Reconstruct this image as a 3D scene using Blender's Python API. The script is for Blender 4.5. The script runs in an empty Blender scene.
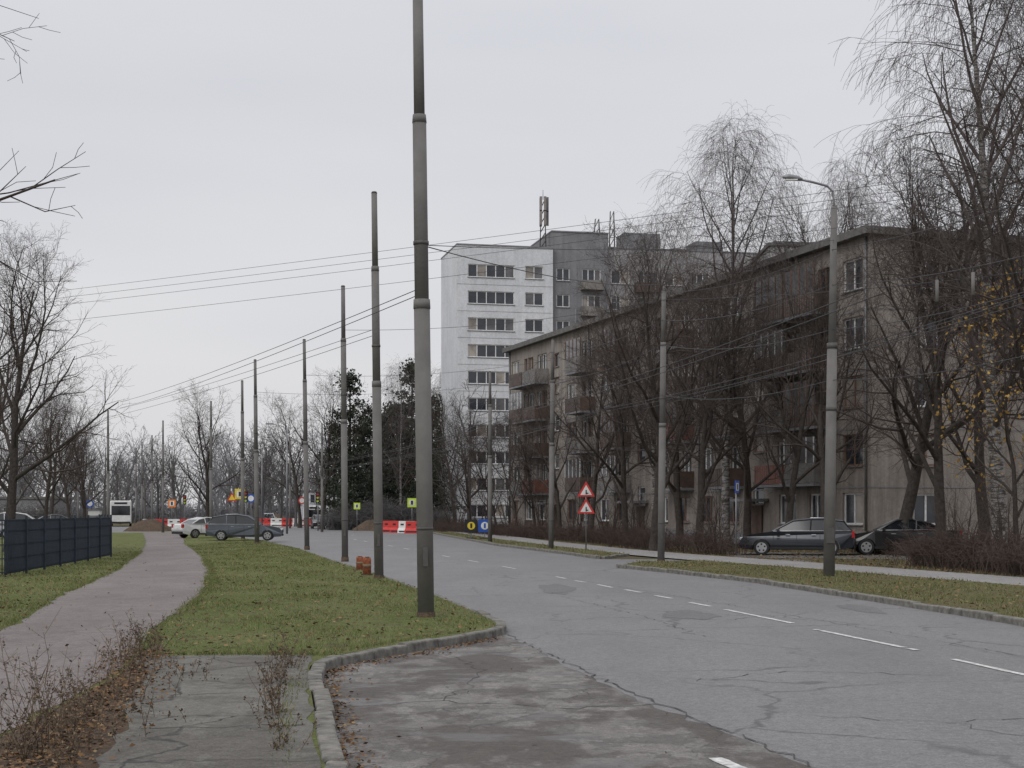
import bpy, math, random
import numpy as np
from mathutils import Vector
random.seed(7); np.random.seed(7)
S=bpy.context.scene
H0=1.75; F=1500.0
def g(px,py,z=0.0):
    Y=F*(H0-z)/(py-512.0); return ((px-512)*Y/F,Y)
def ax(px,Y): return (px-512)*Y/F
def zz(py,Y): return H0+(512-py)*Y/F

# ---------------------------------------------------------------- materials
def newmat(name):
    m=bpy.data.materials.new(name); m.use_nodes=True
    nt=m.node_tree; b=nt.nodes["Principled BSDF"]; return m,nt,b
def N(nt,t,**k):
    n=nt.nodes.new(t)
    for a,v in k.items():
        if a in n.inputs: n.inputs[a].default_value=v
        else: setattr(n,a,v)
    return n
def coords(nt,scale=(1,1,1)):
    tc=N(nt,'ShaderNodeTexCoord'); mp=N(nt,'ShaderNodeMapping'); mp.inputs['Scale'].default_value=scale
    nt.links.new(tc.outputs['Object'],mp.inputs['Vector']); return mp.outputs['Vector']
def noise(nt,vec,scale,detail=5,rough=.6):
    n=N(nt,'ShaderNodeTexNoise'); n.inputs['Scale'].default_value=scale; n.inputs['Detail'].default_value=min(detail,5)
    n.inputs['Roughness'].default_value=rough; nt.links.new(vec,n.inputs['Vector']); return n.outputs['Fac']
def ramp(nt,fac,stops):
    r=N(nt,'ShaderNodeValToRGB'); e=r.color_ramp.elements
    while len(e)<len(stops): e.new(.5)
    for i,(p,c) in enumerate(stops):
        e[i].position=p; e[i].color=(c[0],c[1],c[2],1) if hasattr(c,'__len__') else (c,c,c,1)
    nt.links.new(fac,r.inputs['Fac']); return r.outputs['Color']
def mix(nt,fac,a,b,mode='MIX'):
    m=N(nt,'ShaderNodeMix',data_type='RGBA',blend_type=mode)
    for s,v in ((m.inputs[0],fac),(m.inputs[6],a),(m.inputs[7],b)):
        if isinstance(v,bpy.types.NodeSocket): nt.links.new(v,s)
        elif hasattr(v,'__len__'): s.default_value=(*v[:3],1)
        else: s.default_value=v
    return m.outputs[2]
def bump(nt,b,h,strength=.3,dist=.02):
    n=N(nt,'ShaderNodeBump'); n.inputs['Strength'].default_value=strength; n.inputs['Distance'].default_value=dist
    nt.links.new(h,n.inputs['Height']); nt.links.new(n.outputs['Normal'],b.inputs['Normal'])
def simple(name,c,rough=.7,metal=0,var=.25,scale=3,bmp=0,spec=.4):
    m,nt,b=newmat(name); v=coords(nt); f=noise(nt,v,scale,4)
    c2=[x*(1-var) for x in c]; c1=[min(1,x*(1+var)) for x in c]
    nt.links.new(ramp(nt,f,[(.3,c2),(.7,c1)]),b.inputs['Base Color'])
    b.inputs['Roughness'].default_value=rough; b.inputs['Metallic'].default_value=metal
    b.inputs['Specular IOR Level'].default_value=spec
    if bmp: bump(nt,b,noise(nt,v,scale*12,3),bmp,.02)
    return m
def flat(name,c,rough=.95):
    m,nt,b=newmat(name); ge=N(nt,'ShaderNodeNewGeometry')
    nt.links.new(ramp(nt,ge.outputs['Random Per Island'],[(0,[x*.7 for x in c]),(1,[x*1.3 for x in c])]),b.inputs['Base Color'])
    b.inputs['Roughness'].default_value=rough; b.inputs['Specular IOR Level'].default_value=.05; return m
def island(name,stops,rough=.8):
    m,nt,b=newmat(name); ge=N(nt,'ShaderNodeNewGeometry')
    nt.links.new(ramp(nt,ge.outputs['Random Per Island'],stops),b.inputs['Base Color'])
    b.inputs['Roughness'].default_value=rough; b.inputs['Specular IOR Level'].default_value=.2
    return m
def asphalt(name,dark,light,rough=.75,crack=.5,crackscale=.45,patch=.3,wet=0,hard=0,blot=0):
    m,nt,b=newmat(name); v=coords(nt)
    nz=N(nt,'ShaderNodeTexNoise'); nz.inputs['Scale'].default_value=1.2; nz.inputs['Detail'].default_value=5; nt.links.new(v,nz.inputs['Vector'])
    vm=N(nt,'ShaderNodeVectorMath',operation='MULTIPLY_ADD'); nt.links.new(nz.outputs['Color'],vm.inputs[0]); vm.inputs[1].default_value=(1.1,1.1,0); nt.links.new(v,vm.inputs[2])
    big=noise(nt,coords(nt,(1,.35,1)),.55,5,.65); col=ramp(nt,big,[(.3,dark),(.68,light)])
    pt=ramp(nt,noise(nt,v,1.7,5,.7),[(.50,0.),(.53 if hard else .60,1.)])
    col=mix(nt,mix(nt,1.0,pt,(patch,)*3,'MULTIPLY'),col,[x*.5 for x in dark])
    n2=noise(nt,coords(nt,(1.3,.8,1)),2.6,5,.7); pt2=ramp(nt,n2,[(.56,0.),(.58 if hard else .66,1.)])
    col=mix(nt,mix(nt,1.0,pt2,(patch*.8,)*3,'MULTIPLY'),col,[min(1,x*1.3) for x in light])
    if blot:
        b2=ramp(nt,noise(nt,coords(nt,(1,.55,1)),.9,5,.62),[(.46,1.),(.53,0.)]); col=mix(nt,mix(nt,1.0,b2,(blot,)*3,'MULTIPLY'),col,(.055,.045,.038))
    gr=noise(nt,v,55,2,.7); col=mix(nt,.75,col,ramp(nt,gr,[(.3,.5),(.7,1.4)]),'MULTIPLY')
    gr2=noise(nt,v,11,4,.75); col=mix(nt,.55,col,ramp(nt,gr2,[(.3,.55),(.7,1.35)]),'MULTIPLY')
    vo=N(nt,'ShaderNodeTexVoronoi',feature='DISTANCE_TO_EDGE'); vo.inputs['Scale'].default_value=crackscale; nt.links.new(vm.outputs[0],vo.inputs['Vector'])
    ck=ramp(nt,vo.outputs['Distance'],[(.004,1.),(.012,0.)])
    ck=mix(nt,1.0,ck,ramp(nt,big,[(.42,0.),(.55,1.)]),'MULTIPLY'); ck=mix(nt,1.0,ck,(crack,)*3,'MULTIPLY')
    col=mix(nt,ck,col,(.025,.024,.023))
    b.inputs['Specular IOR Level'].default_value=.45
    if wet:
        wf=ramp(nt,noise(nt,coords(nt,(1,1.5,1)),.9,4,.55),[(.56,0.),(.66,1.)])
        col=mix(nt,mix(nt,1.0,wf,(.5,)*3,'MULTIPLY'),col,(.06,.055,.05))
        rr=N(nt,'ShaderNodeMapRange'); nt.links.new(wf,rr.inputs['Value']); rr.inputs['To Min'].default_value=rough; rr.inputs['To Max'].default_value=.33
        nt.links.new(rr.outputs[0],b.inputs['Roughness'])
    else:
        b.inputs['Roughness'].default_value=rough
    bump(nt,b,gr2,.55,.02)
    nt.links.new(col,b.inputs['Base Color'])
    return m
def ground_mat(name,a,bcol,c,scale=.6):
    m,nt,b=newmat(name); v=coords(nt)
    col=mix(nt,ramp(nt,noise(nt,v,scale,5,.65),[(.4,0.),(.6,1.)]),a,bcol)
    col=mix(nt,ramp(nt,noise(nt,v,scale*5,5,.75),[(.52,0.),(.66,1.)]),col,c)
    gr=noise(nt,v,26,4,.8); col=mix(nt,.8,col,ramp(nt,gr,[(.3,.45),(.7,1.5)]),'MULTIPLY')
    nt.links.new(col,b.inputs['Base Color']); b.inputs['Roughness'].default_value=.95; b.inputs['Specular IOR Level'].default_value=.1
    bump(nt,b,gr,.8,.05); return m

M={}
M['road']=asphalt('road_asphalt',(.135,.132,.134),(.172,.169,.171),rough=.66,crack=.55,crackscale=.3,patch=.10)
M['bay']=asphalt('broken_asphalt',(.11,.10,.092),(.18,.17,.16),rough=.75,crack=.9,crackscale=.9,patch=.55,wet=1,hard=1,blot=.85)
M['patch']=asphalt('patch_asphalt',(.11,.108,.11),(.14,.138,.14),rough=.75,crack=.3,patch=.1)
M['path']=asphalt('path_asphalt',(.14,.118,.112),(.20,.175,.168),rough=.92,crack=.4,crackscale=.5,patch=.22)
M['slab']=asphalt('old_drive_asphalt',(.095,.09,.077),(.145,.138,.122),rough=.92,crack=1,crackscale=.55,patch=.45,blot=.45)
M['walk']=asphalt('pavement_concrete',(.20,.19,.185),(.27,.26,.25),rough=.9,crack=.2,patch=.1)
M['ground']=ground_mat('ground_soil_grass',(.085,.09,.04),(.11,.09,.06),(.12,.085,.05),.4)
M['litter']=ground_mat('leaf_litter_ground',(.135,.098,.065),(.095,.09,.045),(.08,.06,.045),.5)
M['lawn']=ground_mat('lawn_grass',(.11,.135,.045),(.145,.155,.065),(.10,.085,.05),.5)
M['verge']=ground_mat('verge_grass',(.11,.12,.048),(.13,.115,.06),(.10,.08,.05),.7)
M['soil']=ground_mat('soil',(.09,.07,.055),(.12,.085,.06),(.06,.05,.04),1.5)
M['kerb']=simple('kerb_concrete',(.155,.147,.132),.92,var=.5,scale=7,bmp=.6)
M['crack']=simple('crack_fill',(.045,.043,.042),.8,var=.3,scale=5)
M['paint']=simple('worn_road_paint',(.46,.46,.45),.8,var=.45,scale=16)
M['grass']=island('grass_blades',[(0,(.07,.09,.027)),(.45,(.125,.158,.048)),(.8,(.19,.20,.085)),(1,(.28,.22,.14))])
M['dgrass']=island('verge_blades',[(0,(.075,.085,.03)),(.5,(.13,.135,.055)),(1,(.23,.18,.11))])
M['leaf']=island('fallen_leaves',[(0,(.06,.038,.025)),(.5,(.13,.075,.04)),(.85,(.20,.11,.05)),(1,(.28,.20,.10))])
M['weed']=island('dry_weed',[(0,(.05,.04,.03)),(.5,(.11,.08,.055)),(1,(.20,.15,.10))])
M['bark']=simple('tree_bark',(.058,.050,.045),.95,var=.35,scale=8,bmp=.4,spec=.1)
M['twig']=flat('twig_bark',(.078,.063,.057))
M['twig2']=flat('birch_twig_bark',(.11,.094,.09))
M['farwood_haze']=flat('distant_wood_haze',(.19,.19,.20))  # distance haze painted in: base colour paler and greyer than the wood itself
M['midwood_haze']=flat('mid_wood_haze',(.12,.115,.113))  # weaker haze step painted into the base colour for mid-distance wood
M['hedgetwig']=flat('hedge_twig',(.085,.064,.056))
def birchbark():
    m,nt,b=newmat('birch_bark'); f=noise(nt,coords(nt,(2,2,7)),2.0,5,.7)
    nt.links.new(ramp(nt,f,[(.44,(.05,.045,.04)),(.54,(.26,.25,.24))]),b.inputs['Base Color']); b.inputs['Roughness'].default_value=.9; return m
M['birch']=birchbark()
M['needles']=island('pine_needles',[(0,(.022,.028,.022)),(.6,(.042,.053,.036)),(1,(.07,.08,.055))])
M['yleaf']=island('yellow_leaves',[(0,(.22,.13,.03)),(1,(.42,.27,.07))])
M['pole']=simple('pole_concrete',(.145,.138,.132),.85,var=.2,scale=1.6,bmp=.3)
M['poleband']=simple('pole_band',(.09,.086,.082),.6,metal=.3,var=.2,scale=6)
M['metal']=simple('grey_metal',(.22,.22,.23),.5,metal=.6,var=.15)
M['wire']=simple('wire_black',(.04,.04,.043),.6,var=.1)
M['fence']=simple('fence_paint',(.016,.024,.038),.5,var=.3)
M['rust']=simple('rusty_orange_paint',(.24,.075,.035),.85,var=.6,scale=14,bmp=.5)
M['red']=simple('red_plastic',(.48,.035,.03),.5,var=.15)
M['white']=simple('white_plastic',(.62,.62,.6),.5,var=.12)
M['blue']=simple('sign_blue',(.02,.08,.36),.4,var=.1)
M['yellow']=simple('sign_yellow',(.62,.48,.04),.4,var=.1)
M['lime']=simple('sign_lime',(.45,.62,.05),.4,var=.1)
M['orange']=simple('sign_orange',(.65,.2,.03),.5,var=.1)
M['black']=simple('black_rubber',(.02,.02,.021),.8,var=.2)
M['chrome']=simple('alloy',(.45,.45,.46),.3,metal=.9,var=.1)
M['darkpaint']=simple('sign_dark',(.015,.015,.02),.5,var=.1)
def glassm(name,c,rough=.08):
    m,nt,b=newmat(name); v=coords(nt)
    nt.links.new(ramp(nt,noise(nt,v,.8,2),[(.35,[x*.6 for x in c]),(.65,[x*1.3 for x in c])]),b.inputs['Base Color'])
    b.inputs['Roughness'].default_value=rough; b.inputs['Specular IOR Level'].default_value=.6; return m
M['glass']=glassm('window_glass',(.03,.035,.045)); M['glass2']=glassm('window_curtain',(.27,.24,.21),.2); M['glass3']=glassm('window_half_curtain',(.10,.095,.1),.15)
M['frame']=simple('window_frame_white',(.64,.64,.64),.6,var=.15)
M['framebr']=simple('window_frame_brown',(.18,.105,.07),.6,var=.1)
M['redpanel']=simple('red_brown_panel',(.19,.08,.06),.8,var=.3)
def wallm(name,c1,c2,streak=.35):
    m,nt,b=newmat(name); v=coords(nt)
    f=noise(nt,v,.25,5,.7); col=ramp(nt,f,[(.35,c1),(.65,c2)])
    st=noise(nt,coords(nt,(1.5,1.5,.12)),1.2,4,.7); col=mix(nt,streak,col,ramp(nt,st,[(.3,.4),(.7,1.25)]),'MULTIPLY')
    fi=noise(nt,v,5,5,.8); col=mix(nt,.5,col,ramp(nt,fi,[(.3,.65),(.7,1.3)]),'MULTIPLY')
    nt.links.new(col,b.inputs['Base Color']); b.inputs['Roughness'].default_value=.92; b.inputs['Specular IOR Level'].default_value=.2
    return m
M['wallA']=wallm('beige_silicate_brick',(.225,.198,.176),(.30,.268,.242),.6)
M['wallB']=wallm('whitewashed_panels',(.54,.55,.57),(.63,.64,.66),.2)
M['wallC']=wallm('dark_panels',(.18,.18,.19),(.24,.24,.25))
M['wallD']=wallm('mid_panels',(.30,.29,.295),(.37,.36,.365))
M['roof']=simple('roof_sheet',(.12,.115,.11),.8,var=.3)
M['balc']=simple('balcony_cladding',(.095,.064,.05),.8,var=.45,scale=1.3)
M['balc2']=simple('balcony_grey',(.19,.178,.168),.8,var=.35,scale=1.3)

# ---------------------------------------------------------------- mesh builder
class MB:
    def __init__(s): s.v=[];s.f=[];s.m=[];s.mats=[];s.sm=[]
    def mi(s,k):
        if k not in s.mats: s.mats.append(k)
        return s.mats.index(k)
    def poly(s,pts,k,smooth=False):
        b=len(s.v); s.v+= [tuple(p) for p in pts]; s.f.append(tuple(range(b,b+len(pts)))); s.m.append(s.mi(k)); s.sm.append(smooth)
    def obox(s,O,A,B,C,k):
        O,A,B,C=map(Vector,(O,A,B,C)); b=len(s.v)
        if A.cross(B).dot(C)<0: A,B=B,A
        s.v+=[tuple(x) for x in (O,O+A,O+A+B,O+B,O+C,O+A+C,O+A+B+C,O+B+C)]
        for f in ((3,2,1,0),(4,5,6,7),(0,1,5,4),(1,2,6,5),(2,3,7,6),(3,0,4,7)):
            s.f.append(tuple(b+i for i in f)); s.m.append(s.mi(k)); s.sm.append(False)
    def box(s,c,d,k): s.obox((c[0]-d[0]/2,c[1]-d[1]/2,c[2]-d[2]/2),(d[0],0,0),(0,d[1],0),(0,0,d[2]),k)
    def prism(s,pts,z0,z1,kt,ks):
        a=sum(pts[i][0]*pts[(i+1)%len(pts)][1]-pts[(i+1)%len(pts)][0]*pts[i][1] for i in range(len(pts)))
        if a<0: pts=pts[::-1]
        s.poly([(x,y,z1) for x,y in pts],kt)
        for i in range(len(pts)):
            p=pts[i];q=pts[(i+1)%len(pts)]; s.poly([(*p,z0),(*q,z0),(*q,z1),(*p,z1)],ks)
    def tube(s,P,R,k,n=12,cap=True):
        P=[Vector(p) for p in P]
        if not hasattr(R,'__len__'): R=[R]*len(P)
        b=len(s.v); m=s.mi(k)
        for i,p in enumerate(P):
            d=(P[min(i+1,len(P)-1)]-P[max(i-1,0)])
            if d.length<1e-6: d=(P[-1]-P[0])
            d.normalize()
            r=Vector((1,0,0)) if abs(d.x)<.8 else Vector((0,0,1))
            u=d.cross(r).normalized(); w=d.cross(u)
            for j in range(n):
                a=2*math.pi*j/n; s.v.append(tuple(p+(u*math.cos(a)+w*math.sin(a))*R[i]))
        for i in range(len(P)-1):
            for j in range(n):
                s.f.append((b+i*n+j,b+i*n+(j+1)%n,b+(i+1)*n+(j+1)%n,b+(i+1)*n+j)); s.m.append(m); s.sm.append(True)
        if cap:
            s.f.append(tuple(b+j for j in range(n))[::-1]); s.m.append(m); s.sm.append(False)
            s.f.append(tuple(b+(len(P)-1)*n+j for j in range(n))); s.m.append(m); s.sm.append(False)
    def obj(s,name,parent=None,loc=(0,0,0),rot=0,bevel=0):
        me=bpy.data.meshes.new(name); me.from_pydata(s.v,[],s.f); 
        for k in s.mats: me.materials.append(M[k] if isinstance(k,str) else k)
        me.polygons.foreach_set('material_index',s.m); me.polygons.foreach_set('use_smooth',s.sm); me.update()
        o=bpy.data.objects.new(name,me); S.collection.objects.link(o); o.location=loc; o.rotation_euler=(0,0,rot)
        if bevel:
            md=o.modifiers.new('bevel','BEVEL'); md.width=bevel; md.segments=2; md.limit_method='ANGLE'; md.angle_limit=.6
        if parent: o.parent=parent
        return o
def empty(name,loc=(0,0,0),rot=0,scale=1):
    o=bpy.data.objects.new(name,None); S.collection.objects.link(o); o.location=loc; o.rotation_euler=(0,0,rot); o.scale=(scale,)*3; return o
def quick(name,V,Fc,mats,mi=None):
    V=np.asarray(V,dtype=np.float32); Fc=np.asarray(Fc,dtype=np.int32); k=Fc.shape[1]
    me=bpy.data.meshes.new(name); me.vertices.add(len(V)); me.vertices.foreach_set('co',V.ravel())
    me.loops.add(Fc.size); me.loops.foreach_set('vertex_index',Fc.ravel()); me.polygons.add(len(Fc))
    me.polygons.foreach_set('loop_start',np.arange(len(Fc),dtype=np.int32)*k)
    if mi is not None: me.polygons.foreach_set('material_index',np.asarray(mi,dtype=np.int32))
    for m in mats: me.materials.append(M[m])
    me.update(calc_edges=True); me.validate()
    return me
def link(name,me,loc=(0,0,0),rot=0,scale=(1,1,1)):
    o=bpy.data.objects.new(name,me); S.collection.objects.link(o); o.location=loc; o.rotation_euler=(0,0,rot); o.scale=scale; return o
def tubes_arrays(branches):
    groups={}
    for P,R,k,m in branches: groups.setdefault((len(P),k,m),[]).append((P,R))
    VV=[];FF=[];MI=[];off=0
    for (n,k,m),L in groups.items():
        P=np.array([a for a,_ in L],dtype=float); R=np.array([b for _,b in L],dtype=float); B=len(L)
        d=P[:,-1]-P[:,0]; d/=np.linalg.norm(d,axis=1,keepdims=True)+1e-9
        ref=np.where(np.abs(d[:,2:3])>.8,np.array([[1.,0,0]]),np.array([[0,0,1.]]))
        u=np.cross(d,ref); u/=np.linalg.norm(u,axis=1,keepdims=True)+1e-9; w=np.cross(d,u)
        a=np.arange(k)*2*np.pi/k
        ring=u[:,None,:]*np.cos(a)[None,:,None]+w[:,None,:]*np.sin(a)[None,:,None]
        V=P[:,:,None,:]+R[:,:,None,None]*ring[:,None,:,:]
        idx=np.arange(B*n*k).reshape(B,n,k)+off
        A=idx[:,:-1,:]; Bx=np.roll(A,-1,axis=2); D=idx[:,1:,:]; C=np.roll(D,-1,axis=2)
        f=np.stack([A,Bx,C,D],-1).reshape(-1,4)
        VV.append(V.reshape(-1,3)); FF.append(f); MI.append(np.full(len(f),m)); off+=B*n*k
    return np.concatenate(VV),np.concatenate(FF),np.concatenate(MI)

# ---------------------------------------------------------------- trees
def gen_tree(seed,H,r0,spread,style='broad',dens=1.0,lean=(0,0)):
    rnd=random.Random(seed); out=[]
    P=dict(broad=dict(n=[14,9,8,3],start=.20,ang=[.85,.75,.7,.7],trop=[.03,.10,.06,.02],wob=[.12,.24,.32,.4],lr=.55),
           birch=dict(n=[26,8,7,3],start=.22,ang=[.62,.75,.8,.6],trop=[.03,.08,-.14,-.42],wob=[.05,.14,.2,.16],lr=.5),
           shrub=dict(n=[12,7,5,3],start=.05,ang=[.6,.6,.6,.6],trop=[.05,.10,.06,.02],wob=[.15,.2,.25,.3],lr=.6))[style]
    def rv(): return Vector((rnd.gauss(0,1),rnd.gauss(0,1),rnd.gauss(0,1)))
    def grow(p,d,L,r,lev):
        ns=[9,6,4,2,2][lev] if style!='birch' else [9,6,4,3,3][lev]; pts=[p.copy()]; rad=[r]
        dd=d.copy(); ds=[dd.copy()]
        rend=max(.004,r*(.22 if lev else .14))
        for i in range(ns):
            dd=(dd+rv()*P['wob'][min(lev,3)]*.5+Vector((0,0,1))*P['trop'][min(lev,3)]).normalized()
            p=p+dd*(L/ns); pts.append(p.copy()); t=(i+1)/ns; rad.append(r*(1-t)+rend*t); ds.append(dd.copy())
        k=[9,6,4,3,3][lev]
        out.append(([tuple(q) for q in pts],rad,k,0 if lev==0 or (lev==1 and style!='birch') else 1))
        if lev>=4: return
        if lev==3 and dens<.8: return
        nc=P['n'][lev]
        nc=max(2,int(nc*(dens if lev in(0,1,2) else 1)+rnd.random()))
        az=rnd.random()*6.28
        for j in range(nc):
            st=P['start'] if lev==0 else .18
            t=st+(1-st)*((j+rnd.random()*.8)/nc)
            t=min(t,.99); fi=t*ns; i0=int(fi); fr=fi-i0
            q=Vector(pts[i0]).lerp(Vector(pts[i0+1]),fr); ax_=ds[i0+1]
            az+=2.4+rnd.uniform(-.5,.5)
            ref=Vector((1,0,0)) if abs(ax_.x)<.7 else Vector((0,1,0))
            u=ax_.cross(ref).normalized(); w=ax_.cross(u)
            side=u*math.cos(az)+w*math.sin(az)
            an=P['ang'][lev]*rnd.uniform(.75,1.25)
            if lev==0: an*=(1.15-.65*t)
            nd=(ax_*math.cos(an)+side*math.sin(an)).normalized()
            rr=(r*(1-t)+rend*t)
            if lev==0:
                if style=='birch': LL=spread*(.35+1.0*math.sin(math.pi*min(1,(1-t)*.75+.12)))*rnd.uniform(.8,1.15)
                else: LL=spread*(.55+.75*math.sin(math.pi*(1-t)*.8+.2))*rnd.uniform(.8,1.2)
                cr=min(rr*.62,LL*.017+.008)
            else:
                LL=L*P['lr']*(1.1-.6*t)*rnd.uniform(.7,1.25); cr=max(.005,min(rr*.6,LL*.012+.003))
                if style=='birch' and lev>=2: LL=max(LL,.9*rnd.uniform(.7,1.5))
                if style=='broad' and lev>=3: LL=max(LL,.35)
            grow(q,nd,LL,cr,lev+1)
    if style=='shrub':
        for i in range(7):
            a=rnd.random()*6.28; grow(Vector((math.cos(a)*.25,math.sin(a)*.25,-.1)),Vector((math.cos(a)*.5,math.sin(a)*.5,1)).normalized(),H*rnd.uniform(.7,1),r0,1)
    else:
        grow(Vector((0,0,-.15)),Vector((lean[0],lean[1],1)).normalized(),H,r0,0)
        out.append(([(0,0,-.2),(0,0,.15),(0,0,.6)],[r0*1.55,r0*1.25,r0*1.0],9,0))
    return out
def tree_mesh(name,br,mats=('bark','twig')):
    V,Fc,MI=tubes_arrays(br); return quick(name,V,Fc,mats,MI)
TM={}
TM['b1']=tree_mesh('broad1',gen_tree(11,12,.24,4.6,'broad',1.0))
TM['b2']=tree_mesh('broad2',gen_tree(23,14,.30,5.2,'broad',1.0,(.08,0)))
TM['b3']=tree_mesh('broad3',gen_tree(37,11,.20,4.0,'broad',.9))
TM['w1']=tree_mesh('birch1',gen_tree(51,20,.22,4.4,'birch',1.0),('birch','twig2'))
TM['w2']=tree_mesh('birch2',gen_tree(67,17,.18,3.8,'birch',.9),('birch','twig2'))
TM['s1']=tree_mesh('small1',gen_tree(71,7,.11,2.8,'broad',.85),('bark','twig'))
TM['s2']=tree_mesh('small2',gen_tree(83,6,.07,2.4,'shrub',.9),('bark','twig'))
def tree(name,k,px,Y,scale=1.0,rot=0,z=0,sx=None):
    return link(name,TM[k],(ax(px,Y),Y,z),rot,(sx or scale,sx or scale,scale))
tree('birch_tree','w1',726,76,.97,.5,sx=1.1)
tree('birch_tree','w1',1000,52,1.03,2.2,sx=1.3)
tree('birch_tree','w2',1075,58,1.25,4.1,sx=1.3)
tree('birch_tree','w2',655,92,1.05,1.1)
tree('birch_tree','w2',855,84,1.12,3.1,sx=.95)
tree('bare_tree','b2',855,76,1.12,3.1,sx=.9)
tree('bare_tree','b2',897,61,.98,0.3)
tree('bare_tree','b1',655,66,.96,2.0)
tree('bare_tree','b3',700,70,1.03,4.0)
tree('bare_tree','b1',985,58,1.08,5.0)
tree('bare_tree','b3',625,80,.95,1.0)
tree('bare_tree','b3',788,68,.95,2.7)
tree('bare_tree','b1',748,73,.92,1.2)
tree('bare_tree','b3',825,66,1.02,4.6)
tree('bare_tree','b1',680,80,.95,5.1)
tree('bare_tree','b1',590,92,.85,3.0)
tree('bare_tree','b3',560,102,.85,5.5)
tree('bare_tree','s1',535,112,1.1,2.5)
tree('bare_tree','s1',518,108,1.0,.7)
tree('bare_tree','s1',470,118,1.15,2.7)
tree('bare_tree','s1',497,112,1.0,1.7)
tree('bare_tree','b3',455,140,1.0,.2)
tree('bare_tree','b3',940,56,1.15,.9)
tree('bare_tree','b1',1042,47,1.05,1.9)
for i,(px,Y,s) in enumerate([(720,64,.5),(610,82,.55),(575,95,.6),(960,50,.45),(1010,46,.45),(545,108,.6),(510,120,.7),(482,128,.8),(455,132,.8),(640,76,.5)]):
    tree('bare_shrub','s2',px,Y,s,i*1.3)
# left trees
tree('bare_tree','b2',10,62,.82,2.2,z=.1,sx=.78)
tree('bare_tree','b1',-40,57,.92,.4,z=.1)
tree('bare_tree','b3',208,108,.80,1.4,z=0,sx=.9)
tree('bare_tree','b3',-10,80,.95,4.4,z=.1)
tree('bare_tree','b3',45,100,.8,2.4,z=.1)
tree('bare_tree','b1',85,135,.8,1.4)
tree('bare_tree','b1',50,150,.9,3.4)
tree('bare_tree','b3',15,130,1.0,5.4)
tree('bare_tree','b3',70,118,.75,.4)
tree('bare_tree','b2',-545,19.5,1.08,1.0,z=.1)
tree('bare_tree','b1',322,150,1.05,3.3)
tree('bare_tree','b3',300,165,1.1,.3)
br=gen_tree(91,7.5,.1,2.4,'broad',.8)
V,Fc,MI=tubes_arrays(br); yt=empty('yellow_leaved_tree',(ax(1016,47),47,0))
o=link('branches',quick('yl_branches',V,Fc,('bark','twig'),MI)); o.parent=yt
tips=np.array([b[0][-1] for b in br if b[2]==3]); sel=tips[np.random.rand(len(tips))<.42]
def quads_at(C,size,flatn=0.0):
    n=len(C); a=np.random.randn(n,3); a[:,2]*=(1-flatn); a/=np.linalg.norm(a,axis=1,keepdims=True)
    b=np.random.randn(n,3); b[:,2]*=(1-flatn); b-=a*(a*b).sum(1,keepdims=True); b/=np.linalg.norm(b,axis=1,keepdims=True)
    s=(size*np.random.uniform(.6,1.3,n))[:,None]
    V=np.stack([C-a*s,C-b*s*.6,C+a*s,C+b*s*.6],1).reshape(-1,3); return V,np.arange(n*4).reshape(n,4)
V,Fc=quads_at(sel+np.random.randn(*sel.shape)*.05,.07); o=link('leaves',quick('yl_leaves',V,Fc,('yleaf',))); o.parent=yt

def pine_mesh(seed,H,base=.05,wide=3.2):
    rs=np.random.RandomState(seed); br=[([(0,0,-.2),(0,0,H*.5),(0,0,H)],[.22,.15,.03],7,0)]; C=[]
    for i in range(64):
        t=base+(1-base)*rs.rand()**.9; a=rs.rand()*6.28; L=wide*(1.08-t)**.75*rs.uniform(.45,1.3)
        z=H*t; e=(math.cos(a)*L,math.sin(a)*L,z+L*rs.uniform(-.05,.35)); br.append(([(0,0,z),((e[0])*.5,e[1]*.5,z+L*.02),e],[.05,.035,.015],4,0))
        for q in (.4,.7,.98):
            n=26; c=np.array(e)*q+np.array([0,0,z*(1-q)]); C.append(c+rs.randn(n,3)*np.array([.42,.42,.26]))
    Vt,Ft,Mt=tubes_arrays(br); C=np.concatenate(C); Vl,Fl=quads_at(C,.16,.1)
    return quick('pine',np.concatenate([Vt,Vl]),np.concatenate([Ft,Fl+len(Vt)]),('bark','needles'),np.concatenate([np.zeros(len(Ft)),np.ones(len(Fl))]))
PN=[pine_mesh(1,16.0,.04,3.2),pine_mesh(2,14.5,.06,3.7),pine_mesh(3,13,.03,3.0)]
for i,(px,Y,s) in enumerate([(350,150,.98),(370,158,.88),(394,150,.96),(412,162,1.12),(432,158,.95),(384,172,1.0),(334,165,.72),(405,175,.95),(362,172,.86),(423,150,.74),(378,148,.6),(345,146,.55),(408,146,.6),(440,148,.6)]):
    link('pine_tree',PN[i%3],(ax(px,Y),Y,0),i*1.1,(s*1.05,s*1.05,s))
tree('birch_tree','w2',448,165,.95,1.1); tree('birch_tree','w2',402,145,.85,2.1)

def treeline(name,specs,mat,seed):
    rnd=random.Random(seed); base=[gen_tree(200+i,12,.2,4.2,'broad',.6) for i in range(3)]
    arr=[tubes_arrays([(P,[r*1.5+.01 for r in R],3,0) for P,R,k,m in bb]) for bb in base]; VV=[];FF=[];off=0
    for (x,y,s) in specs:
        V,Fc,_=arr[rnd.randrange(3)]; a=rnd.random()*6.28; c,sn=math.cos(a),math.sin(a)
        R=np.array([[c,sn,0],[-sn,c,0],[0,0,1]]); W=(V@R)*s+np.array([x,y,-1.5*(s>1)]); VV.append(W); FF.append(Fc+off); off+=len(V)
    link(name,quick(name,np.concatenate(VV),np.concatenate(FF),(mat,)))
rr=random.Random(5)
treeline('distant_trees',[(ax(rr.uniform(-150,450),Y),Y,rr.uniform(.9,1.6)) for Y in [rr.uniform(270,440) for _ in range(120)]],'farwood_haze',1)
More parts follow.
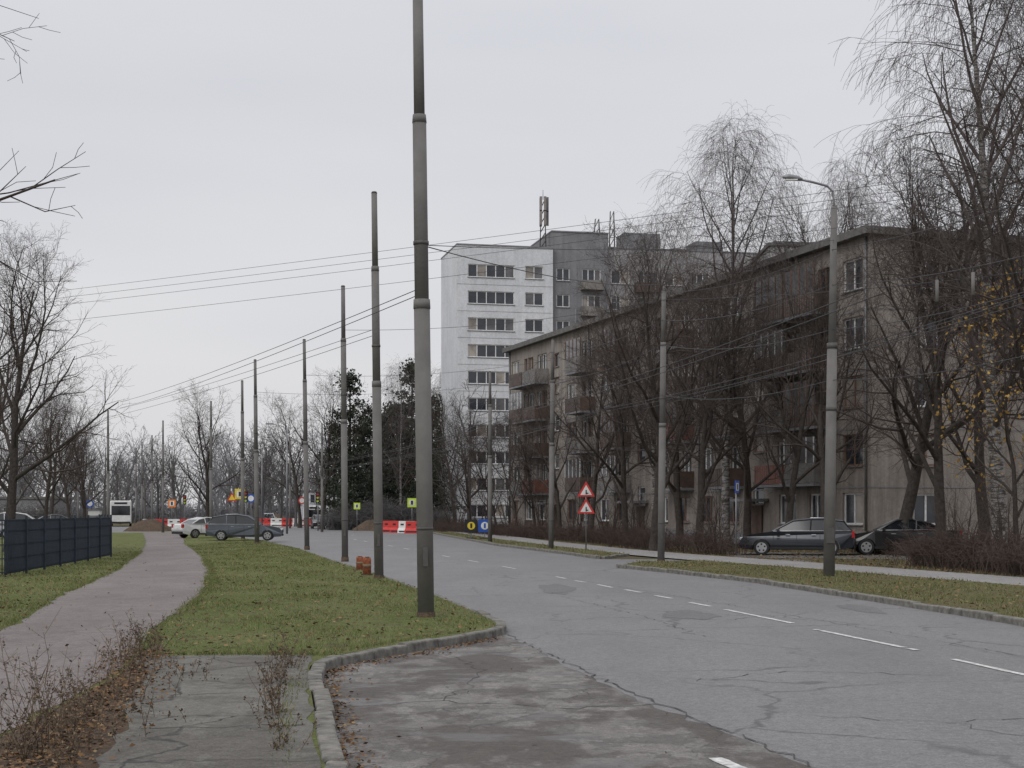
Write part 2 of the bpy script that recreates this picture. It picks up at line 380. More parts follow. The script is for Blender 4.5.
treeline('background_trees',[(ax(rr.uniform(-80,190) if i%2 else rr.uniform(225,345),Y),Y,rr.uniform(.55,.95)) for i,Y in enumerate([rr.uniform(175,240) for _ in range(40)])]
         +[(ax(rr.uniform(430,1100),Y),Y,rr.uniform(.8,1.1)) for Y in [rr.uniform(125,145) for _ in range(8)]],'midwood_haze',2)

def hedge(name,line,width,h,n,mats=('hedgetwig',),r=1.0):
    br=[]; rnd=random.Random(len(name)+n)
    seg=[(Vector(line[i]),Vector(line[i+1])) for i in range(len(line)-1)]; Ls=[(b-a).length for a,b in seg]
    for _ in range(n):
        i=rnd.choices(range(len(seg)),Ls)[0]; a,b=seg[i]; t=rnd.random(); p=a.lerp(b,t); d=(b-a).normalized(); nn=Vector((-d.y,d.x))
        p=p+nn*rnd.gauss(0,width*.28); hh=h*rnd.uniform(.5,1.1)*(.85+.25*math.sin(p.y*1.1+p.x)+.12*math.sin(p.y*3.3))
        q=Vector((p.x,p.y,0)); dr=Vector((rnd.gauss(0,.35),rnd.gauss(0,.35),1)); pts=[q]
        for k in range(3):
            q=q+dr.normalized()*hh/3; dr+=Vector((rnd.gauss(0,.4),rnd.gauss(0,.4),-.05)); pts.append(q)
        br.append(([tuple(x) for x in pts],[.012*r,.010*r,.008*r,.004*r],3,0))
        for _k in range(4):
            s=pts[rnd.choice((1,2))].lerp(pts[rnd.choice((2,3))],rnd.random()); e=s+Vector((rnd.gauss(0,.3),rnd.gauss(0,.3),rnd.uniform(-.05,.3)))*h*.7
            br.append(([tuple(s),tuple(s.lerp(e,.5)+Vector((0,0,.03))),tuple(e)],[.007*r,.006*r,.004*r],3,0))
    V,Fc,MI=tubes_arrays(br); link(name,quick(name,V,Fc,mats,MI))
hedge('hedge',[(ax(735,60),60),(ax(660,68),68),(ax(600,84),84),(ax(520,104),104),(ax(440,140),140)],1.6,1.3,3400)
hedge('hedge',[(ax(925,50),50),(ax(1000,44),44),(ax(1090,38),38)],2.2,1.35,1300)
hedge('hedge',[(ax(850,65),65),(ax(930,58),58)],1.0,.9,350)
hedge('roadside_bushes',[(ax(330,146),146),(ax(445,142),142)],3,3.0,1600,('midwood_haze',),2)
hedge('distant_bushes',[(ax(-100,225),225),(ax(130,235),235),(ax(420,250),250)],8,4.5,2800,('farwood_haze',),4)
hedge('roadside_bushes',[(ax(-60,150),150),(ax(70,165),165)],4,3.0,900,('midwood_haze',),2.5)

# ---------------------------------------------------------------- ground & roads
mb=MB(); mb.poly([(-900,-60,0),(900,-60,0),(900,1500,0),(-900,1500,0)],'ground'); mb.obj('ground')
def sheet(name,pts,z,k):
    mb=MB(); a=sum(pts[i][0]*pts[(i+1)%len(pts)][1]-pts[(i+1)%len(pts)][0]*pts[i][1] for i in range(len(pts)))
    if a<0: pts=pts[::-1]
    mb.poly([(x,y,z) for x,y in pts],k); return mb.obj(name)
def rough_edge(pts,step,amp,seed,closed=False):
    rnd=random.Random(seed); out=[]
    n=len(pts)-(0 if closed else 1)
    for i in range(n):
        a=Vector(pts[i]); b=Vector(pts[(i+1)%len(pts)]); L=(b-a).length; 
        if L<1e-6: continue
        d=(b-a)/L; nn=Vector((-d.y,d.x)); k=max(1,int(L/step)) if L<60 else 1
        for j in range(k):
            q=a.lerp(b,j/k)+nn*rnd.gauss(0,amp)*(1 if j else .3); out.append((q.x,q.y))
    if not closed: out.append(tuple(pts[-1]))
    return out
sheet('road',[(-1,-20),(-1.9,9),(-2.6,16),(-1.2,24),(-3.2,35),(-7,52),(-10.2,67),(-15.5,88),(-27,122),(-90,122),(-90,175),(-38,180),(-130,520),(-95,520),(-17,180),(-12,172),(-6.8,125),(-.6,77),(3.3,55.5),(10.5,55),(10.5,51),(4.3,50),(3.4,46.9),(4.6,43),(6.1,37),(7.1,29.8),(7.93,23.2),(8.7,10),(9.6,-20)],.006,'road')
seam=rough_edge([(-.2,21.4),(.0,20.6),(.55,17.5),(1.05,14.6),(2.04,10.25),(3.4,4)],.25,.035,3)
bayp=[(-1.1,-20),(-1.25,9.5),(-2.15,16.2),(-1.9,17.7)]+seam+[(5,-20)]
sheet('broken_asphalt_layby',bayp,.012,'bay')
lawn=[(-.95,-20),(-1.2,9.67),(-1.47,11.35),(-1.99,14.7),(-2.16,16.0),(-2.17,16.6),(-2.05,17.2),(-1.80,17.8),(-1.07,19.3),(-.5,20.5),(-.25,21.2),(-.2,22.0),(-.34,23.0),(-.61,24.75),(-1.5,29.5),(-2.6,34.9),(-4.3,43),(-6.26,51.6),(-9.5,67),(-14.7,88),(-25.8,121),(-90,121),(-90,-20)]
mb=MB(); mb.prism(lawn,-.05,.10,'lawn','soil'); mb.obj('lawn')
left=[(-6,-20),(-6,5),(-6.3,15),(-7.05,20.6),(-7.9,25),(-8.8,29.1),(-10,36),(-11.2,42.7),(-13.2,52),(-15.3,62),(-19.5,80),(-29,118)]
right=[(-25.8,118),(-16.6,76),(-13.6,64),(-10.6,51.6),(-8.7,43),(-7.4,36.4),(-6.4,31),(-5.75,26.6),(-5.3,23),(-5.0,20.6),(-4.45,18),(-4.05,15),(-3.8,11.1),(-3.6,5),(-3.6,-20)]
leftr=rough_edge(left,.5,.05,1); rightr=rough_edge(right,.5,.05,2)
pathp=leftr+rightr
sheet('footpath',pathp,.106,'path')
drivep=rough_edge([(-4.25,17.1),(-3.3,17.3),(-2.3,17.25),(-2.2,16.6),(-2.17,16),(-2.01,14.7),(-1.5,11.35),(-1.23,9.7),(-1.0,-20)],.3,.025,4)+rough_edge([(-2.4,-20),(-2.66,9.7),(-3.1,12),(-3.65,14.8),(-4.25,17.1)],.3,.05,5)[:-1]
sheet('old_driveway',drivep,.104,'slab')
sheet('weedy_soil',[(-3.75,11.1),(-3.95,15),(-4.4,18),(-4.9,20.6),(-4.0,17.4),(-3.55,14.8),(-3.0,12),(-2.56,9.7),(-2.3,-20),(-3.5,-20),(-3.5,5)],.102,'soil')
v1=[(8.72,10),(7.95,23.2),(7.12,29.8),(6.12,37),(4.62,43),(3.42,46.9)]
verge1=[(9.6,-20)]+v1+[(4.2,50),(6.5,51.2),(9,43),(11.5,33.6),(14,24),(17,10),(20,-20)]
mb=MB(); mb.prism(verge1,-.05,.10,'verge','soil'); mb.obj('grass_verge')
v2=[(3.3,55.7),(2.1,63),(-.6,77),(-6.8,125)]
verge2=v2+[(-5.1,125),(-.3,88),(2.8,69),(4.5,59.5)]
mb=MB(); mb.prism(verge2,-.05,.10,'verge','soil'); mb.obj('grass_verge')
sn=[(20.1,-20),(17.1,10),(14.1,24),(11.6,33.6),(9.1,43.1),(6.7,51.8),(4.6,60),(2.9,69),(-.25,88),(-5,125),(-9.6,172)]
sf=[(-7,172),(-2.4,125),(2.2,88),(5.4,69),(7.4,60),(9.6,52.5),(12.2,43.1),(14.7,34.2),(17.4,24),(20,10),(23,-20)]
sheet('pavement',sn+sf,.05,'walk')
sheet('leafy_ground',sf[::-1]+[(60,172),(60,-20)],.003,'litter')
sheet('parking_area',[(8.6,57),(24,52),(26,58),(9,66)],.010,'slab')
def kerb(name,pts,w,z1,inner=1):
    mb=MB(); P=[Vector((x,y,0)) for x,y in pts]
    L=[(P[i+1]-P[i]).length for i in range(len(P)-1)]; tot=sum(L); n=max(2,int(tot/.8)) 
    def atl(s):
        for i,l in enumerate(L):
            if s<=l: return P[i].lerp(P[i+1],s/l)
            s-=l
        return P[-1]
    Q=[atl(tot*i/n) for i in range(n+1)]
    rnd=random.Random(3)
    for i in range(n):
        a,b=Q[i],Q[i+1]; d=(b-a).normalized(); nn=Vector((-d.y,d.x,0))*inner; dz=rnd.uniform(-.02,.008)
        mb.obox(a+d*.008+nn*rnd.uniform(-.018,.018)-Vector((0,0,.05)),(b-a)-d*.016,nn*w,(0,0,z1+.05+dz),'kerb')
    mb.obj(name,bevel=.022)
kerb('kerb',[(p[0],p[1]) for p in lawn[:14]],.15,.125,-1)
kerb('kerb',lawn[13:20],.12,.108,-1)
kerb('kerb',verge1[:7],.17,.12,1)
kerb('kerb',[(4.5,59.5)]+v2,.17,.12,1)
cl=[(7.2,4),(5.2,17.7),(3.8,26.8),(1.3,40.4),(-2.0,56),(-5.6,74),(-12,105)]
mb=MB()
def dash(mb,p,d,L,w,z,k='paint'):
    n=Vector((-d.y,d.x)); m=max(2,int(L/.12)); A=[];B=[]
    for i in range(m+1):
        q=p+d*(L*i/m); A.append(q-n*w/2*random.uniform(.8,1.08)); B.append(q+n*w/2*random.uniform(.8,1.08))
    for i in range(m):
        if random.random()<.05: continue
        mb.poly([(*A[i],z),(*A[i+1],z),(*B[i+1],z),(*B[i],z)],k)
dl=[(953,660,1030,677),(815,630,917,651),(725,610,793,624),(690,603,711,607),(655,596,672,599),(625,590,641,593),(598,585,612,588),(575,581,587,583),(556,577,566,579)]
for a in dl:
    p=Vector(g(a[0],a[1])); q=Vector(g(a[2],a[3])); d=(q-p).normalized(); dash(mb,p,d,(q-p).length,.10,.013)
for Y in range(46,118,6):
    p=Vector((np.interp(Y,[c[1] for c in cl],[c[0] for c in cl]),Y)); q=Vector((np.interp(Y+2.,[c[1] for c in cl],[c[0] for c in cl]),Y+2.)); d=(q-p).normalized(); dash(mb,p,d,(q-p).length,.10,.013)
dash(mb,Vector(g(715,760)),Vector((.25,-1)).normalized(),1.2,.12,.017)
mb.obj('road_marking')
mb=MB()
for (x,y,w,l) in [(3.0,25.5,.9,2.2),(1.0,34,.8,4.5),(6.3,27,.6,2.5)]:
    pts=[]
    for i in range(26):
        t=i/26*6.283; pts.append((x+math.cos(t)*w/2*(1+.2*math.sin(3*t+x)+.08*math.sin(11*t)),y+math.sin(t)*l/2*(1+.15*math.cos(5*t)+.06*math.sin(9*t))))
    mb.poly([(a,b,.0095) for a,b in pts],'patch')
mb.obj('asphalt_patch')
mb=MB(); rc=random.Random(12)
def crack(P,w,z,amp):
    pts=rough_edge(P,.16,amp,rc.randrange(999)); pts=[Vector(p) for p in pts]
    for i in range(len(pts)-1):
        a,b=pts[i],pts[i+1]; d=(b-a)
        if d.length<1e-4: continue
        n=Vector((-d.y,d.x)).normalized()*w*rc.uniform(.2,1.); mb.poly([(*(a-n),z),(*(b-n),z),(*(b+n),z),(*(a+n),z)],'crack')
crack([(2.1,10.1),(1.12,14.6),(.62,17.5),(.05,20.7),(-.15,22)],.012,.0145,.03)
crack([(-.15,22),(-.9,27),(-2,33)],.009,.0105,.03)
crack([(2.6,12.8),(3.6,12.4),(4.9,13.0),(5.6,12.2)],.010,.0105,.07); crack([(3.6,12.4),(4.2,11.2),(5.2,10.6)],.009,.0105,.07)
crack([(1.9,15.5),(3.0,16.4),(4.6,16.0)],.009,.0105,.06); crack([(4.9,13.0),(6.4,14.6),(7.8,15.2)],.009,.0105,.08)
crack([(.5,24),(1.6,24.8),(3.4,24.2),(4.4,25.2)],.010,.0105,.08); crack([(6.2,18),(5.0,24),(3.2,32),(.9,42)],.008,.0105,.03)
crack([(-1,31),(1,32.5),(3,32.1)],.012,.0105,.1); crack([(-3,40),(0,42),(1.5,41)],.014,.0105,.1); crack([(2.7,21),(2.2,25),(1.0,31)],.009,.0105,.05)
crack([(-1.7,13.2),(-.6,13.8),(.6,13.2),(1.3,13.6)],.010,.0145,.08); crack([(-.6,13.8),(-.3,16.5),(-.8,18.5)],.009,.0145,.06)
crack([(-2.9,13.5),(-2.1,13.8)],.01,.108,.03); crack([(-3.3,15.2),(-2.2,15.0)],.01,.108,.03); crack([(-2.75,11.4),(-1.6,11.6)],.012,.108,.03)
crack([(-7,20),(-5.6,21),(-5.1,20.4)],.01,.11,.05)
mb.obj('asphalt_cracks')

# ---------------------------------------------------------------- grass / leaves
def inpoly(X,Y,poly):
    r=np.zeros(len(X),bool); n=len(poly)
    for i in range(n):
        x1,y1=poly[i];x2,y2=poly[(i+1)%n]
        if y1==y2: continue
        c=((y1>Y)!=(y2>Y))&(X<(x2-x1)*(Y-y1)/(y2-y1)+x1); r^=c
    return r
def scatter(poly,n,y0,y1,x0,x1,excl=()):
    Y=y0*(y1/y0)**np.random.rand(n); X=np.random.uniform(x0,x1,n)
    m=inpoly(X,Y,poly)
    for e in excl: m&=~inpoly(X,Y,e)
    return X[m],Y[m]
def blades(name,X,Y,z,h,w,mat):
    n=len(X); a=np.random.rand(n)*6.28; hh=h*np.random.uniform(.4,1.2,n)*(.75+.35*np.sin(X*1.7+np.sin(Y*.9)*2)); ln=np.random.randn(n,2)*.5
    ww=w*np.random.uniform(.7,1.3,n)*np.clip(Y/28,.7,2.2)
    B=np.stack([X,Y,np.full(n,z)],1); dx=np.stack([np.cos(a)*ww,np.sin(a)*ww,np.zeros(n)],1)
    T=B+np.stack([ln[:,0]*hh,ln[:,1]*hh,hh],1)
    V=np.stack([B-dx,B+dx,T],1).reshape(-1,3); link(name,quick(name,V,np.arange(3*n).reshape(n,3),(mat,)))
drv=[(-4.3,17.3),(-2.2,17.4),(-1.0,-20),(-4.9,-20)]
pn=left+right
X,Y=scatter(lawn,300000,14,90,-16,0,(pn,drv))
k=(X>-.36*Y-.5); X=X[k];Y=Y[k]
k=np.random.rand(len(X))<np.clip(.70+.5*np.sin(X*2.3+1.7*np.sin(Y*.7))*np.sin(Y*1.1+X*.6),.22,1); X=X[k];Y=Y[k]
def along(line,n,sd,off=0):
    P=np.array(line,float); d=np.linalg.norm(np.diff(P,axis=0),axis=1); c=np.concatenate([[0],np.cumsum(d)]); t=np.random.rand(n)*c[-1]
    return np.interp(t,c,P[:,0])+np.random.randn(n)*sd+off,np.interp(t,c,P[:,1])+np.random.randn(n)*sd
for ln_,n_,sd_,of_ in ((right[3:11],9000,.07,.06),(left[3:10],5000,.07,-.06),([(-4.5,17.6),(-3.3,17.4),(-2.1,17.35)],2500,.09,0),([(-2.0,17.5),(-1.2,19.3),(-.5,20.8),(-.4,22.5)],900,.04,-.17),([(-1.5,9.7),(-1.75,11.35),(-2.2,14.7),(-2.3,16.5)],600,.05,.03)):
    x_,y_=along(ln_,n_,sd_,of_); X=np.concatenate([X,x_]); Y=np.concatenate([Y,y_])
blades('grass',X,Y,.098,.055,.006,'grass')
X,Y=scatter(verge1,60000,20,52,3,17); blades('grass',X,Y,.098,.07,.008,'dgrass')
X,Y=scatter(verge2,16000,55,125,-8,5); blades('grass',X,Y,.098,.09,.010,'dgrass')
litp=sf+[(23,-20),(60,-20),(60,172)]
X,Y=scatter(litp,40000,30,90,0,26,([(8.6,57),(24,52),(26,58),(9,66)],)); blades('grass',X,Y,.0,.10,.009,'dgrass')
def leaves(name,X,Y,z,s):
    n=len(X); C=np.stack([X,Y,np.full(n,z)+np.random.rand(n)*.012],1); V,Fc=quads_at(C,s,.80); V[:,2]=np.maximum(V[:,2],z-.004); link(name,quick(name,V,Fc,('leaf',)))
X,Y=scatter(lawn,14000,17,90,-20,0,(pn,)); leaves('fallen_leaves',X,Y,.13,.032)
X,Y=scatter(pn,500,12,60,-16,-3); leaves('fallen_leaves',X,Y,.112,.025)
X,Y=scatter(verge1,4000,20,50,3,17); leaves('fallen_leaves',X,Y,.14,.035)
X,Y=scatter(litp,9000,36,80,3,24); leaves('fallen_leaves',X,Y,.03,.05)
n=1300; t=np.random.rand(n); kx=np.interp(t*12+9,[9,11.35,14.7,16,17.2,19.3,21],[-1.15,-1.4,-1.93,-2.1,-1.95,-1.0,-.3]); X=kx+np.abs(np.random.randn(n))*.14+.05; Y=t*12+9
leaves('fallen_leaves',X,Y-np.where(Y>16.5,.3,0),.02,.022)
n=60; X=np.random.uniform(-1.6,2.0,n);Y=np.random.uniform(9.5,21,n); m=inpoly(X,Y,bayp); leaves('fallen_leaves',X[m],Y[m],.02,.022)
n=2600; Y=9+9.*np.random.rand(n)**1.3; X=np.interp(Y,[9,12,15,18,19],[-3.0,-3.4,-3.85,-4.4,-4.7])+np.random.randn(n)*.2; leaves('fallen_leaves',X,Y,.112,.024)
def weeds(name,pts,seed):
    rnd=random.Random(seed); br=[];LC=[]
    for (x,y,h,n,sp) in pts:
        for _ in range(n):
            bx,by=x+rnd.gauss(0,sp),y+rnd.gauss(0,sp*1.6); hh=h*rnd.uniform(.25,1.15)**1.1; q=Vector((bx,by,.09)); d=Vector((rnd.gauss(0,.25),rnd.gauss(0,.25),1)); P=[q]
            for k in range(4):
                q=q+d.normalized()*hh/4; d+=Vector((rnd.gauss(0,.2),rnd.gauss(0,.2),0)); P.append(q)
            br.append(([tuple(p) for p in P],[.0035,.003,.0026,.002,.0012],3,0))
            for _k in range(5):
                i=rnd.choice((1,2,3)); s=P[i].lerp(P[i+1],rnd.random()); e=s+Vector((rnd.gauss(0,.6),rnd.gauss(0,.6),rnd.uniform(.2,1)))*hh*.24
                br.append(([tuple(s),tuple(s.lerp(e,.5)),tuple(e)],[.0018,.0016,.001],3,0))
                for _q in range(3): LC.append(tuple(s.lerp(e,rnd.random())+Vector((rnd.gauss(0,.008),rnd.gauss(0,.008),rnd.gauss(0,.008)))))
            for _q in range(5): LC.append((bx+rnd.gauss(0,.06),by+rnd.gauss(0,.06),.1+rnd.random()*.06))
    V,Fc,_=tubes_arrays(br); Vl,Fl=quads_at(np.array(LC),.012)
    link(name,quick(name,np.concatenate([V,Vl]),np.concatenate([Fc,Fl+len(V)]),('weed',)))
weeds('dry_weeds',[(-3.35,10.4,.78,26,.14),(-3.2,10.1,.65,20,.12),(-3.05,10.9,.40,14,.2),(-3.45,11.8,.6,22,.14),(-3.5,13.0,.4,14,.2),(-3.75,14.4,.4,16,.18),(-3.95,15.7,.55,22,.14),(-4.2,16.8,.5,22,.14),(-2.95,9.8,.4,12,.2),(-4.35,17.8,.4,16,.15),(-4.6,19,.2,10,.15),(-3.4,15,.2,14,.3),(-3.2,12,.2,18,.3)],1)
weeds('dry_weeds',[(-2.42,15.8,.5,18,.07),(-2.28,14.6,.42,12,.08),(-2.1,13.2,.3,8,.08),(-1.95,12.3,.45,16,.07),(-1.8,11.4,.25,8,.07),(-1.6,10.5,.2,6,.06)],2)

# ---------------------------------------------------------------- poles, lamps, wires
def pole(name,x,y,h,r,lean=(0,0),z=0,k='pole'):
    mb=MB()
    def c(t): return (lean[0]*t,lean[1]*t,h*t)
    def seg(t0,t1,r0,r1,kk=k): mb.tube([c(t0),c(t1)],[r0,r1],kk,20)
    seg(-.02,.008,r*1.2,r*1.12,'soil'); seg(.0,.50,r,r*.97); seg(.497,.512,r*1.04,r*1.0); seg(.51,.80,r*.86,r*.83); seg(.797,.81,r*.88,r*.8); seg(.81,1.0,r*.66,r*.62)
    seg(.60,.606,r*.95,r*.95,'poleband'); seg(1.0,1.004,r*.68,r*.5,'poleband')
    seg(.14,.145,r*1.03,r*1.03,'poleband'); 
    mb.obox((-r*.3,-r*1.02,.8),(r*.6,0,0),(0,-.02,0),(0,0,.3),'poleband')
    return mb.obj(name,loc=(x,y,z))
pole('utility_pole',ax(426,23.6),23.6,9.75,.130,(-.13,0),.1)
for (px,Y,r,ln) in [(379,37.4,.115,-.12),(345,52.9,.115,-.07),(307,69.3,.115,-.13),(257,78.5,.12,-.1),(243,91,.12,-.05)]:
    pole('utility_pole',ax(px,Y),Y,9.6,r,(ln,0),.1)
for (px,Y) in [(211,104),(163,126),(152,150),(142,165),(108,113),(136,180),(322,130),(78,150),(172,190),(290,160),(120,210),(128,240)]:
    pole('utility_pole',ax(px,Y),Y,9.4,.11,(0,0),.0)
pole('utility_pole',ax(661,52.6),52.6,9.5,.125,(.1,0),0.0)
pole('utility_pole',ax(551,68),68,9.55,.12,(.09,0),.0)
pole('utility_pole',ax(490,84),84,9.6,.12,(0,0),.0)
pole('utility_pole',ax(-60,58),58,10.4,.13,(0,0),.1)
lx,ly=ax(829,38.6),38.6
mb=MB(); mb.tube([(0,0,0),(.08,0,6.0)],[.15,.125],'pole',20); mb.tube([(.08,0,5.98),(.13,0,9.55)],[.10,.08],'pole',20)
mb.tube([(.08,0,5.9),(.081,0,6.05)],.135,'poleband',20); mb.tube([(.06,0,4.3),(.061,0,4.4)],.14,'poleband',20)
arm=[(.13,0,9.3),(.13,0,9.7),(.09,-.02,9.95),(-.06,-.05,10.08),(-.45,-.1,10.17),(-.8,-.16,10.23)]
mb.tube(arm,.032,'metal',8)
mb.tube([(-.72,-.15,10.22),(-.85,-.17,10.25),(-1.08,-.2,10.28),(-1.24,-.23,10.27)],[.035,.07,.075,.03],'metal',10)
mb.box((-1.0,-.19,10.205),(.3,.10,.03),'white')
mb.obox((-.1,-.16,.9),(.2,0,0),(0,-.02,0),(0,0,.4),'poleband')
mb.obj('street_lamp',loc=(lx,ly,.05))
for (px,Y) in [(287,120),(262,150)]:
    mb=MB(); mb.tube([(0,0,0),(0,0,8.2)],[.09,.05],'metal',10); mb.tube([(0,0,8.2),(-.3,0,8.6),(-1.2,0,8.8)],.035,'metal',6); mb.box((-1.4,0,8.8),(.6,.2,.1),'metal'); mb.obj('street_lamp',loc=(ax(px,Y),Y,0))
def wire(name,lines):
    mb=MB()
    for P,Q,sag,r in lines:
        P,Q=Vector(P),Vector(Q); pts=[P.lerp(Q,i/14)-Vector((0,0,sag*4*(i/14)*(1-i/14))) for i in range(15)]
        mb.tube(pts,r,'wire',4)
    mb.obj(name)
def p3(px,py,Y): return (ax(px,Y),Y,zz(py,Y))
L=[]
for dy in (0,7,14,30): L.append((p3(-20,300+dy,60),p3(1060,160+dy*1.3,34),.10,.006))
wire('overhead_cables',L)
wps=[(14.5,8),(10.2,29.4),(3.9,62.5),(-6,108),(-26,170)]
L=[]
for off in (0,.55,1.6,-2.9,-3.4):
    for i in range(len(wps)-1):
        if off<-1 and i==0: continue
        a,b=wps[i],wps[i+1]; L.append(((a[0]+off,a[1],6.05+(.5 if off>1 else 0)),(b[0]+off,b[1],6.05),.18,.011))
wire('trolley_wires',L)
mx=ax(426,23.6)-.08
L=[((mx,23.6,5.95),p3(661,284,52.6),.25,.009),((mx,23.6,5.95),p3(835,240,38.6),.15,.006),
   (p3(661,300,52.6),p3(343,330,52.9),.3,.007),(p3(551,360,68),p3(304,375,69.3),.3,.007),(p3(490,385,84),p3(255,392,78.5),.3,.007),
   (p3(661,300,52.6),p3(1100,262,40),.2,.011),(p3(551,352,68),p3(661,320,52.6),.3,.011),(p3(490,385,84),p3(551,352,68),.3,.011),
   (p3(661,320,52.6),p3(831,285,38.6),.3,.011),(p3(831,285,38.6),p3(1120,230,26),.2,.010),(p3(831,330,38.6),p3(1120,262,26),.2,.010),
   (p3(661,345,52.6),p3(831,330,38.6),.3,.011),(p3(551,380,68),p3(661,345,52.6),.3,.011),(p3(831,250,38.6),p3(1120,170,26),.15,.009),
   (p3(661,292,52.6),p3(831,250,38.6),.3,.009),(p3(831,380,38.6),p3(1120,330,28),.25,.010),(p3(661,395,52.6),p3(831,380,38.6),.3,.011)]
for dy in (0,6): L+=[(p3(416,290+dy,23.6),p3(120,402+dy,75),.15,.007),(p3(372,330+dy,37.4),p3(105,412+dy,90),.15,.007)]
wire('span_wires',L)
mb=MB()
for px,py,Y in [(937,292,31),(973,285,29.5)]:
    x,y,z=p3(px,py,Y); mb.tube([(x,y,z-.2),(x,y,z+.25)],.035,'pole',8); mb.tube([(x,y,z-.3),(x,y,z+.32)],.012,'wire',5)
mb.obj('wire_insulators')

# ---------------------------------------------------------------- buildings
def facade(mb,O,U,W,Hh,ops,depth,wall,fr='frame',z0=0,seed=1):
    rnd=random.Random(seed); U=Vector(U).normalized(); Z=Vector((0,0,1)); Nn=U.cross(Z); O=Vector(O)
    def p(u,z,d=0): return O+U*u+Z*z+Nn*d
    xs=sorted({0,W}|{round(o[0],3) for o in ops}|{round(o[1],3) for o in ops}); zs=sorted({z0,Hh}|{round(o[2],3) for o in ops}|{round(o[3],3) for o in ops})
    for i in range(len(xs)-1):
        for j in range(len(zs)-1):
            cx=(xs[i]+xs[i+1])/2; cz=(zs[j]+zs[j+1])/2
            if any(o[0]<cx<o[1] and o[2]<cz<o[3] for o in ops): continue
            mb['wall'].poly([p(xs[i],zs[j]),p(xs[i+1],zs[j]),p(xs[i+1],zs[j+1]),p(xs[i],zs[j+1])],wall)
    for o in ops:
        a,b,c,d=[round(v,3) for v in o[:4]]; np_=o[4] if len(o)>4 else 2; w=mb['win']
        for q in ([p(a,c),p(b,c),p(b,c,-depth),p(a,c,-depth)],[p(a,d,-depth),p(b,d,-depth),p(b,d),p(a,d)],[p(a,c),p(a,c,-depth),p(a,d,-depth),p(a,d)],[p(b,c,-depth),p(b,c),p(b,d),p(b,d,-depth)]): mb['wall'].poly(q,wall)
        t=.085; pw=(b-a)/np_
        for k in range(np_):
            gm=rnd.choices(['glass','glass3','glass2'],[.55,.25,.20])[0]
            w.poly([p(a+k*pw,c,-depth),p(a+(k+1)*pw,c,-depth),p(a+(k+1)*pw,d,-depth),p(a+k*pw,d,-depth)],gm)
        f=fr if rnd.random()<.68 or wall!='wallA' else 'framebr'
        D=Nn*.05
        w.obox(p(a,c,-depth+.004),U*(b-a),Z*t,D,f); w.obox(p(a,d-t,-depth+.004),U*(b-a),Z*t,D,f)
        for k in range(np_+1):
            x=a+k*pw-(t/2 if 0<k<np_ else (0 if k==0 else t)); w.obox(p(x,c+t,-depth+.004),U*t,Z*(d-c-2*t),D,f)
        w.obox(p(a-.05,c-.05,.003),U*(b-a+.1),Z*.045,Nn*.09,'metal')
        if wall=='wallA' and (b-a)>1.5 and rnd.random()<.30: w.obox(p(a,c-.85,.004),U*(b-a),Z*.78,Nn*.03,rnd.choice(['redpanel','balc','redpanel','framebr']))
ab=empty('apartment_block'); Fp=Vector((-.2,120,0)); Cp=Vector((16.5,69,0)); U=(Cp-Fp).normalized(); W=(Cp-Fp).length; Nn=U.cross(Vector((0,0,1))); HB=14.5
parts={'wall':MB(),'win':MB()}
ops=[]; nb=17; bw=W/nb; rows=[1.15+2.75*i for i in range(5)]
stair=[3,8,13]
bal=[1,2,5,7,10,12,14,15]
bs=MB()
for i in range(nb):
    c=(i+.5)*bw
    for r,z in enumerate(rows):
        if i in stair:
            ops.append((c-.6,c+.6,z+1.0 if r<4 else z+.2,z+2.2 if r<4 else z+1.2,1)); continue
        if i in bal and r>0: ops.append((c-1.05,c-.25,z-.75,z+1.45,1)); ops.append((c-.1,c+1.1,z,z+1.45,2))
        else: ops.append((c-.9,c+.9,z,z+1.5,3 if i%2 else 2))
        if i in bal and r>0:
            O=Fp+U*(c-1.5)+Vector((0,0,z-.9)); k=random.choice(['balc','balc','balc','redpanel','balc2'])
            bs.obox(O+Nn*.003,U*3.0,Nn*1.1,Vector((0,0,.14)),'wallC')
            bs.obox(O+Nn*1.05+Vector((0,0,.16)),U*3.0,Nn*.05,Vector((0,0,.95)),k)
            bs.obox(O+Nn*.01+Vector((0,0,.16)),U*.05,Nn*1.03,Vector((0,0,.95)),k); bs.obox(O+U*2.95+Nn*.01+Vector((0,0,.16)),U*.05,Nn*1.03,Vector((0,0,.95)),k)
            for q in range(13): bs.obox(O+Nn*1.103+U*(.05+q*.235)+Vector((0,0,.2)),U*.03,Nn*.012,Vector((0,0,.86)),'wallC')
            if random.random()<.35:
                bs.obox(O+Nn*1.04+Vector((0,0,1.12)),U*3.0,Nn*.04,Vector((0,0,1.25)),'glass3')
                for q in range(5): bs.obox(O+Nn*1.085+U*(q*.73)+Vector((0,0,1.12)),U*.06,Nn*.03,Vector((0,0,1.25)),'frame' if r%2 else 'framebr')
facade(parts,Fp,U,W,HB,ops,.16,'wallA')
U2=-Nn; go=[]
for r,z in enumerate(rows):
    for c in (3.0,9.3): go.append((c-.7,c+.7,z,z+1.45,2))
facade(parts,Cp,U2,12.3,HB,go,.16,'wallA',seed=4)
w=parts['wall']
B1=Fp+U2*12.3; B2=Cp+U2*12.3
w.poly([B1,Fp,Fp+Vector((0,0,HB)),B1+Vector((0,0,HB))],'wallA'); w.poly([B2,B1,B1+Vector((0,0,HB)),B2+Vector((0,0,HB))],'wallA')
for r in range(1,5): w.obox(Fp+Vector((0,0,2.75*r+.12))+Nn*.002,U*W,Nn*.025,Vector((0,0,.06)),'wallC')
